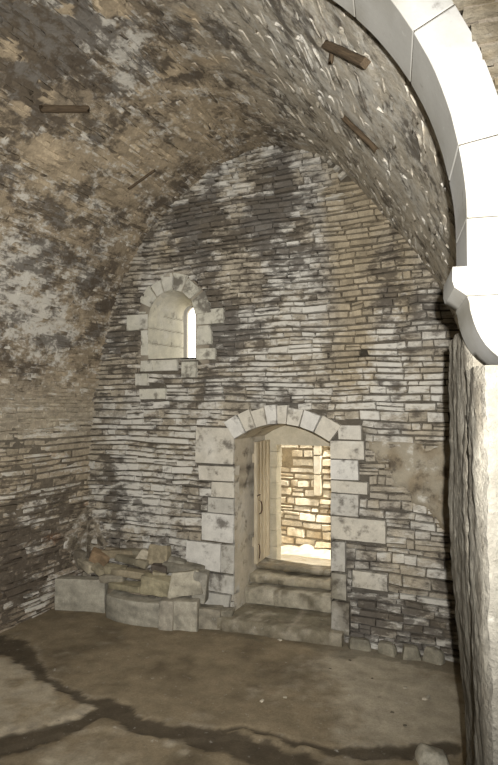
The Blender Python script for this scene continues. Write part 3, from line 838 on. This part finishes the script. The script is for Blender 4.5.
# ------------------------------------------------------------ steps
stepc = (.27, .24, .18)
def step(nm, label, uL, uR, vL, vR, vback, z0, z1, seed, col):
    M = MB(); nx = 40; rows = []
    for i in range(nx + 1):
        a = i / nx; u = lerp(uL, uR, a); vf = lerp(vL, vR, a) + .03 * N(u * 3, seed, 1) + .012 * N(u * 12, seed, 1)
        row = []
        jt = .02 * (1 - sst(0, .02, abs(((u * 2.3 + seed) % 1) - .5)))
        zt = z1 + .012 * N(u * 2.5, seed, 4) - .015 * math.sin(math.pi * a)
        for (dv, z) in ((.03 + jt, z0), (.01 + jt, lerp(z0, zt, .3)), (.0 + jt, lerp(z0, zt, .6)), (.004 + jt, zt - .03), (.014 + jt, zt - .010), (.035, zt)):
            row.append((u, vf + dv + .012 * N(u * 9, z * 14, seed), z))
        for k in range(1, 9):
            vb_ = vback if DL + .005 < u < DR - .005 else min(vback, VE - .03)
            t = k / 8; row.append((u, lerp(vf + .035, vb_, t), zt + .008 * N(u * 7, t * 4, seed)))
        row.append((u, vb_, z0))
        rows.append([M.vert(p, mixc(mixc(col, (.16, .14, .10), sst(-.1, .4, FB(p[0], p[1] + p[2], seed, 5))), (.42, .38, .30), .5 * sst(.1, .4, FB(p[0], p[2] - p[1], seed + 3, 4)))) for p in row])
    M.grid(rows, True); M.face(*rows[0]); M.face(*rows[-1])
    loc = ((uL + uR) / 2, (vL + vback) / 2, z0)
    o = M.build(nm, M_block, None, loc=loc); tag(o, label, 'step', 'worn stone steps up to the doorway'); return o
step('stone_step', 'lowest and widest worn stone step, spreading onto the earth floor', -3.30, -1.80, 6.16, 6.30, 6.90, -.03, .155, 1, (.20, .175, .125))
step('stone_step', 'second worn stone step from the floor, just inside the doorway', DL + .01, DR - .01, 6.73, 6.86, 7.38, .16, .375, 2, (.33, .30, .23))
step('stone_step', 'third worn stone step, narrow tread just under the threshold', DL + .01, DR - .01, 6.86, 7.03, 7.38, .385, .50, 3, (.33, .29, .21))
step('stone_step', 'topmost stone step forming the threshold beside the open door', DL + .01, DR - .01, 7.05, 7.15, 7.38, .51, .585, 4, (.20, .165, .11))

# ------------------------------------------------------------ door leaf
door = empty('door_1', (-3.16, 7.40, .42)); tag(door, 'weathered plank door folded open against the left side of the doorway', kind='structure')
hn = Vector((-3.165, 7.40)); fe = at_v(252.5, 500, 6.86); fe = Vector((fe.x + .02, 6.86)); dd = (fe - hn); dl = dd.length; dd.normalize(); dn = Vector((-dd.y, dd.x))
if dn.x < 0: dn = -dn
def DP(s, h, z): p = hn + dd * s + dn * h; return (p.x, p.y, z)
zb_, zt_ = .64, 2.22
np_ = 4
for k in range(np_):
    M = MB(); a, b = dl * k / np_ + .003, dl * (k + 1) / np_ - .003; e = .004
    pr_ = [(a, 0), (a, .034), (a + e, .038), (b - e, .038), (b, .034), (b, 0)]
    z0 = zb_ + U(-.015, .01)
    rows = [[M.vert(DP(s, h, z)) for s, h in pr_] for z in [lerp(z0, zt_, j / 6) for j in range(7)]]
    M.grid(rows, True); M.face(*rows[0]); M.face(*rows[-1]); M.build('plank', M_door, door)
for z in (.85, 1.95):
    M = MB(); lo = [(.02, -.03), (.02, .0), (dl - .02, .0), (dl - .02, -.03)]
    rows = [[M.vert(DP(s, h, zz)) for s, h in lo] for zz in (z, z + .12)]
    M.grid(rows, True); M.face(*rows[0]); M.face(*rows[-1]); M.build('ledge_board', M_door, door)
def tube(M, pts, r, n=8):
    rows = []
    for i, p in enumerate(pts):
        p = Vector(p); t = (Vector(pts[min(i + 1, len(pts) - 1)]) - Vector(pts[max(i - 1, 0)])).normalized()
        x = t.orthogonal().normalized(); y = t.cross(x)
        rows.append([M.vert(p + x * math.cos(2 * math.pi * k / n) * r + y * math.sin(2 * math.pi * k / n) * r, (.2, .12, .08)) for k in range(n)])
    M.grid(rows, True); M.face(*rows[0]); M.face(*rows[-1])
zh = at_v(258, 507, 6.95).z
M = MB(); tube(M, [DP(dl - .09, .036, zh + .09), DP(dl - .09, .065, zh + .08), DP(dl - .09, .08, zh + .04), DP(dl - .09, .08, zh - .04), DP(dl - .09, .065, zh - .08), DP(dl - .09, .036, zh - .09)], .009)
M.build('door_handle', M_iron, door)
M = MB(); tube(M, [DP(dl - .10, .036, zh + .16), DP(dl - .10, .05, zh + .16), DP(dl - .05, .055, zh + .165), DP(dl, .05, zh + .16)], .008); M.build('latch', M_iron, door)
zk = .78
M = MB(); tube(M, [DP(dl - .06, .036, zk + .10), DP(dl - .05, .06, zk + .09), DP(dl - .04, .07, zk), DP(dl - .05, .055, zk - .08)], .007); M.build('hook', M_iron, door)

# ------------------------------------------------------------ outside the door
oc = lambda p, cs=0.: mixc(mixc((.62, .55, .42), (.48, .39, .26), sst(-.3, .5, FB(p[0], p[2], 5, 3) + cs * .5)), (.62, .58, .48), .5 * sst(0, .5, cs))
VO = 9.0
M = MB(); t = .0; poso = lambda s, t, h: (s, VO - h, t)
pa = at_v(314, 444, VO); pb = at_v(322, 496, VO); nh = at_v(287, 456, VO)
while t < 2.85:
    t1 = t + U(.08, .17); zc = (t + t1) / 2; holes = []
    if zc > pb.z: holes.append((pa.x, pb.x))
    if abs(zc - nh.z) < .10: holes.append((nh.x - .09, nh.x + .09))
    course(M, t, t1, subtract((-6.5, .5), holes), poso, oc, .12, .42, lambda s, tt: .03 * N(s, tt, 12), (-.02, .05), .012, .014); t = t1
wo = M.build('wall_outer', M_rub); tag(wo, 'sunlit rough stone wall seen through the open doorway', kind='structure')
M = MB()
rows = [[M.vert((u, VO + .05, z), (.30, .24, .15)) for u in (-7, 1.)] for z in (-.2, 2.85)]
M.grid(rows); M.box((-7, VO + .08, -.2), (1., VO + .5, 2.85), (.3, .25, .17)); M.build('wall_core', M_core, wo)
M = MB(); z = pb.z
while z < 2.84:
    z1 = min(2.85, z + U(.3, .45)); add_stone(M, [(pa.x, z), (pb.x, z), (pb.x, z1), (pa.x, z1)], poso, .05, ash_col((.56, .50, .38), z, .1), .004, .004, .08, .05); z = z1
M.build('pale_upright', M_ash, wo)
M = MB(); rows = []
for j in range(40):
    v = lerp(7.30, 9.1, j / 39); row = []
    for i in range(90):
        u = lerp(-6.5, .5, i / 89); z = lerp(.44, .28, sst(7.7, 9, v)) + .02 * N(u, v, 3, 3) + .008 * N(u, v, 3, 12)
        z += .10 * sst(8.75, 9.05, v) * (1 + N(u, v, 5, 4))
        row.append(M.vert((u, v, z), mixc((.52, .46, .35), (.42, .35, .24), sst(-.2, .4, FB(u, v, 2, 5)))))
    rows.append(row)
M.grid(rows); go = M.build('ground_outside', M_earth); tag(go, 'pale sunlit ground outside the doorway', kind='structure')
M = MB(); M.box((-12, 7.6, -.6), (6, 30, .0), (.4, .36, .27)); o = M.build('ground_beyond', M_earth, smooth=False); tag(o, 'open ground beyond the outer wall', kind='structure')

# ------------------------------------------------------------ rubble pile in the corner
mc = (-4.75, 6.20)
M = MB(); rows = []
for j in range(13):
    r = j / 12; row = []
    for i in range(40):
        t = 2 * math.pi * i / 40
        x = mc[0] + .56 * r * math.cos(t); y = mc[1] + .08 + .24 * r * math.sin(t) + .0
        y = min(y, VE - .035)
        h = .36 * (1 - sst(.45, 1., r)) - .05 + .03 * N(x, y, 3, 9)
        row.append(M.vert((x, y, max(-.06, h)), mixc((.24, .20, .145), (.15, .125, .09), sst(-.2, .4, FB(x, y, 3, 8)))))
    rows.append(row)
M.grid(rows, True); M.face(*rows[0]); mo = M.build('rubble_mound', M_earth, loc=(mc[0], mc[1], 0))
tag(mo, 'heap of earth and small rubble filling between the loose blocks in the corner', 'rubble', kind='stuff')
GB = (.29, .265, .19); TAN = (.35, .31, .205)
def rub(px0, px1, py0, py1, v, d, lab, col, rz=0., tilt=(0, 0), seed=1, name='stone_block', taper=0., bend=0., jit=.015, z0=None, zoff=0, rd=.02):
    a = at_v(px0, py0, v); b = at_v(px1, py1, v); w = abs(b.x - a.x) ; h = a.z - b.z
    w2 = w / max(.6, math.cos(rz))
    zz = b.z if z0 is None else z0
    if z0 is not None: h = a.z - z0
    col = tuple(k * .86 for k in col)
    o = block(name, M_block, None, (a.x + b.x) / 2, v + d / 2, zz, w2, d, max(.04, h), rz, tilt, col, jit, taper, seed, 4, bend, round_=rd)
    tag(o, lab, 'stone', 'loose stones heaped in the left corner'); return o
rub(59, 97, 577, 613, 5.93, .16, 'large squared block standing upright at the left end of the corner heap', (.36, .335, .27), .34, seed=3, z0=-.01, jit=.006, rd=.012)
rub(102, 156, 596, 628, 5.86, .20, 'long curved dressed block at the front foot of the corner heap', (.36, .335, .27), .0, seed=4, z0=-.02, bend=.07, jit=.008)
rub(157, 170, 600, 628, 5.90, .22, 'narrow upright block between the curved block and the small end block', (.34, .31, .25), .25, seed=5, z0=-.02, jit=.008)
rub(171, 193, 600, 625, 5.98, .22, 'small squarish block at the right front foot of the corner heap', (.38, .35, .28), .3, seed=6, z0=-.02, jit=.008)
rub(140, 169, 577, 600, 6.02, .18, 'pale tan block lying on top behind the curved block', TAN, .1, (.1, .08), 7)
rub(168, 197, 574, 602, 6.08, .16, 'pale wedge shaped slab leaning at the right end of the corner heap', (.42, .385, .30), .35, (-.15, -.12), 8, taper=.25)
rub(190, 203, 572, 606, 6.16, .20, 'thick grey block standing at the far right end of the corner heap', (.30, .28, .23), .3, (0, .1), 9)
rub(162, 198, 565, 579, 6.24, .18, 'dark grey flat slab sloping down behind the leaning wedge', (.23, .21, .165), .1, (.1, .12), 10, 'stone_slab')
rub(107, 139, 583, 595, 6.00, .16, 'thin brownish slab just above the curved block', TAN, -.05, (.05, -.05), 11, 'stone_slab')
rub(112, 148, 569, 582, 6.10, .16, 'flat tan slab in the middle layer of the corner heap', (.34, .29, .20), .1, (.1, .05), 12, 'stone_slab')
rub(100, 120, 575, 586, 6.05, .14, 'small flat stone beside the upright squared block', (.28, .25, .19), .2, (.1, -.1), 21)
rub(114, 146, 558, 569, 6.20, .15, 'weathered flat slab in the upper layer of the corner heap', (.27, .24, .17), -.1, (.15, .1), 13, 'stone_slab')
rub(90, 103, 556, 570, 6.16, .14, 'orange brown stone tilted near the top left of the heap', (.27, .19, .115), .5, (.2, .4), 14)
rub(101, 130, 551, 563, 6.26, .12, 'long thin stone on top of the heap right of the orange one', (.30, .25, .17), .1, (.1, -.1), 15)
rub(136, 148, 551, 566, 6.24, .12, 'small pale triangular stone on top of the heap', (.48, .43, .33), .3, (0, .3), 16, taper=.5)
rub(146, 166, 546, 568, 6.28, .14, 'upright brown stone against the end wall at the top of the heap', (.31, .265, .18), .1, (-.2, 0), 17, taper=.2)
rub(76, 92, 563, 574, 6.10, .14, 'small pale stone perched just behind the upright squared block', (.44, .39, .29), -.3, (.1, .2), 18)
rub(64, 86, 549, 570, 6.22, .11, 'mortar crusted stone at the back left of the heap against the side wall', (.24, .21, .16), -.3, (.2, .1), 19)
rub(150, 164, 566, 577, 6.16, .12, 'dark small stone wedged in a gap near the top of the heap', (.12, .10, .08), .2, (.1, .1), 20)
rub(104, 122, 566, 577, 6.08, .12, 'small flat brownish stone above and left of the thin slab', (.31, .27, .18), .2, (.2, .1), 61)
rub(124, 141, 549, 557, 6.30, .10, 'little flat stone at the very back of the heap by the end wall', (.28, .25, .18), .0, (.2, .0), 62)
rub(152, 163, 572, 583, 6.12, .10, 'small tan chunk between the pale tan block and the dark flat slab', (.33, .29, .20), .5, (.1, .2), 63)
rub(90, 103, 567, 577, 6.06, .10, 'flat tan stone bridging the upright block and the middle slabs', (.34, .30, .21), -.2, (.1, .2), 64)
rub(104, 114, 549, 557, 6.30, .10, 'small brown lump behind the orange brown stone', (.26, .22, .16), .4, (0, .2), 65)
rub(168, 183, 560, 569, 6.30, .10, 'grey flat chunk lying behind the dark slab against the end wall', (.27, .25, .20), .2, (.1, .1), 66)
q = rub(194, 217, 607, 621, 6.14, .2, 'low flat stone lying on the floor right of the heap', (.30, .27, .21), .25, seed=22, z0=-.02); q['group'] = 'stones along the foot of the end wall'
q = rub(217, 230, 611, 620, 6.24, .14, 'little flat stone on the floor at the left end of the lowest step', (.26, .235, .18), .25, seed=23, z0=-.02); q['group'] = 'stones along the foot of the end wall'
for k, (x0, x1, y0, y1, lb) in enumerate(((346,370,639,644,'rounded pale stone at the wall foot just right of the lowest step'),(376,396,643,648,'flat grey stone at the wall foot right of the doorway'),
                       (401,420,646,651,'pale lumpy stone at the wall foot below the plaster patch'),(423,445,649,656,'rightmost lumpy stone at the foot of the end wall'))):
    q = rub(x0, x1, y0, y1, 6.33, .14, lb, (.31, .285, .22), .3 * (-1) ** k, seed=30 + k, z0=-.02, jit=.02, rd=.05, taper=.3); q['group'] = 'stones along the foot of the end wall'
p = at_z(433, 758)
o = block('loose_stone', M_block, None, p.x, p.y, -.04, .24, .17, .10, .3, (0, .1), (.46, .43, .35), .02, .3, 41, 4, round_=.03); tag(o, 'pale loose stone lying on the floor beside the foreground pier', 'stone')
# scattered chips
chips = [(426,700,'pale flat chip of stone on the dusty floor near the pier'),(405,688,'sliver of stone left of the pale chip near the pier'),(372,678,'dark crumb of stone below the plaster patch'),(280,640,'pebble lying just in front of the lowest step'),
         (330,668,'small dark crumb on the floor right of the steps'),(285,697,'pale crumb in the middle of the earth floor'),(392,712,'thin splinter of stone on the dusty floor'),(350,660,'tiny stone on the floor below the wall foot right of the door'),(405,725,'small chip on the floor beside the pier shadow'),(262,700,'dark pebble left of the pale crumb in mid floor')]
for k, (x, y, lb) in enumerate(chips):
    p = at_z(x, y); s = .05 if k in (0,) else U(.015, .03)
    o = block('stone_chip', M_block, None, p.x, p.y, fgz((p.x, p.y))[0] - .003, s * 1.8, s, s * .5, U(0, 3), (0, 0), (.42, .38, .30) if 'pale' in lb or 'pebble' in lb else (.13, .11, .08), s * .15, .2, 50 + k, 1, round_=s * .15)
    tag(o, lb, 'stone chip', 'stone chips scattered on the floor')

# ------------------------------------------------------------ timber stubs in the vault
def beam(x0, y0, x1, y1, lab, w, h, out0=.02, out1=.09, name='timber_stub'):
    A = hit_vault(x0, y0); B = hit_vault(x1, y1)
    cen = Vector((-2.78, (A.y + B.y) / 2, 3.2))
    na = (Vector((cen.x, A.y, cen.z)) - A).normalized(); nb = (Vector((cen.x, B.y, cen.z)) - B).normalized()
    A = A + na * out0; B = B + nb * out1; loc = (A + B) / 2
    ax_ = (B - A).normalized(); nrm = (na + nb).normalized(); sd = ax_.cross(nrm).normalized(); nr = sd.cross(ax_)
    M = MB(); ln = (B - A).length; rows = []
    for k in range(9):
        t = k / 8 - .5; row = []
        for i in range(8):
            an = 2 * math.pi * (i + .5) / 8; cx_, cy_ = math.cos(an), math.sin(an); m = max(abs(cx_), abs(cy_)); f = lerp(1, 1 / m, .7)
            tt = t * ln + (.02 * math.sin(i * 2.3) if k in (0, 8) else 0)
            row.append(M.vert(Vector((tt, cx_ * f * w / 2 * (1 + .12 * N(t * 5, i, x0)), cy_ * f * h / 2 * (1 + .12 * N(t * 5, i, y0))))))
        rows.append(row)
    M.grid(rows, True); M.face(*rows[0]); M.face(*rows[-1])
    o = M.build(name, M_beam, None)
    mw = Matrix((ax_, sd, nr)).transposed().to_4x4(); mw.translation = loc; o.matrix_world = mw
    tag(o, lab, 'timber', 'old timber stubs left in the vault'); return o
beam(41, 108, 86, 105, 'broad flat timber stub in the upper left of the vault', .075, .06, .01, .05)
beam(129, 189, 153, 167, 'thin short timber stub low in the left side of the vault near the end wall', .03, .03, .0, .05)
beam(329, 42, 373, 56, 'thick timber stub at the top right of the vault nearest the pale arch', .055, .05, .02, .05)
beam(333, 44, 337, 54, 'tiny broken timber end under the thick stub at the top right of the vault', .03, .03, .0, .05)
beam(345, 117, 380, 145, 'slanting timber stub in the right side of the vault above the ochre wall', .045, .04, .01, .04)

# ------------------------------------------------------------ light, sky, camera
cam = bpy.data.cameras.new('camera'); co = bpy.data.objects.new('camera', cam); C.objects.link(co)
co.location = CAM; co.rotation_euler = (math.radians(90) + PITCH, 0, YAW)
cam.sensor_fit = 'HORIZONTAL'; cam.sensor_width = 15.7; cam.lens = 15.7 * FPX / 498; cam.clip_start = .05
bpy.context.scene.camera = co
def rgt(a, b, c): return CAM + Vector((math.cos(YAW), math.sin(YAW), 0)) * a + Vector((0, 0, b)) + Vector((-math.sin(YAW), math.cos(YAW), 0)) * c
fl_ = bpy.data.lights.new('flash', 'SPOT'); fo = bpy.data.objects.new('flash', fl_); C.objects.link(fo)
fo.location = rgt(.068, .11, 0.0); fl_.spot_size = math.radians(104); fl_.spot_blend = 1.0; fl_.shadow_soft_size = .018
fl_.energy = 2000; fl_.color = (1, .975, .93)
fo.rotation_euler = (math.radians(90 + 2), 0, YAW + math.radians(9))
su = bpy.data.lights.new('sun', 'SUN'); so = bpy.data.objects.new('sun', su); C.objects.link(so)
su.energy = 9; su.angle = math.radians(.6); su.color = (1, .93, .80)
so.rotation_euler = Vector((-.42, .16, -.9)).to_track_quat('-Z', 'Y').to_euler()
w = bpy.data.worlds.new('world'); bpy.context.scene.world = w; w.use_nodes = True
bg = w.node_tree.nodes['Background']; bg.inputs[0].default_value = (1, .97, .90, 1); bg.inputs[1].default_value = 5.5
vs2 = bpy.context.scene.view_settings
vs2.view_transform = 'Standard'; vs2.look = 'None'; vs2.gamma = 1; vs2.use_curve_mapping = False; vs2.exposure = 0.0
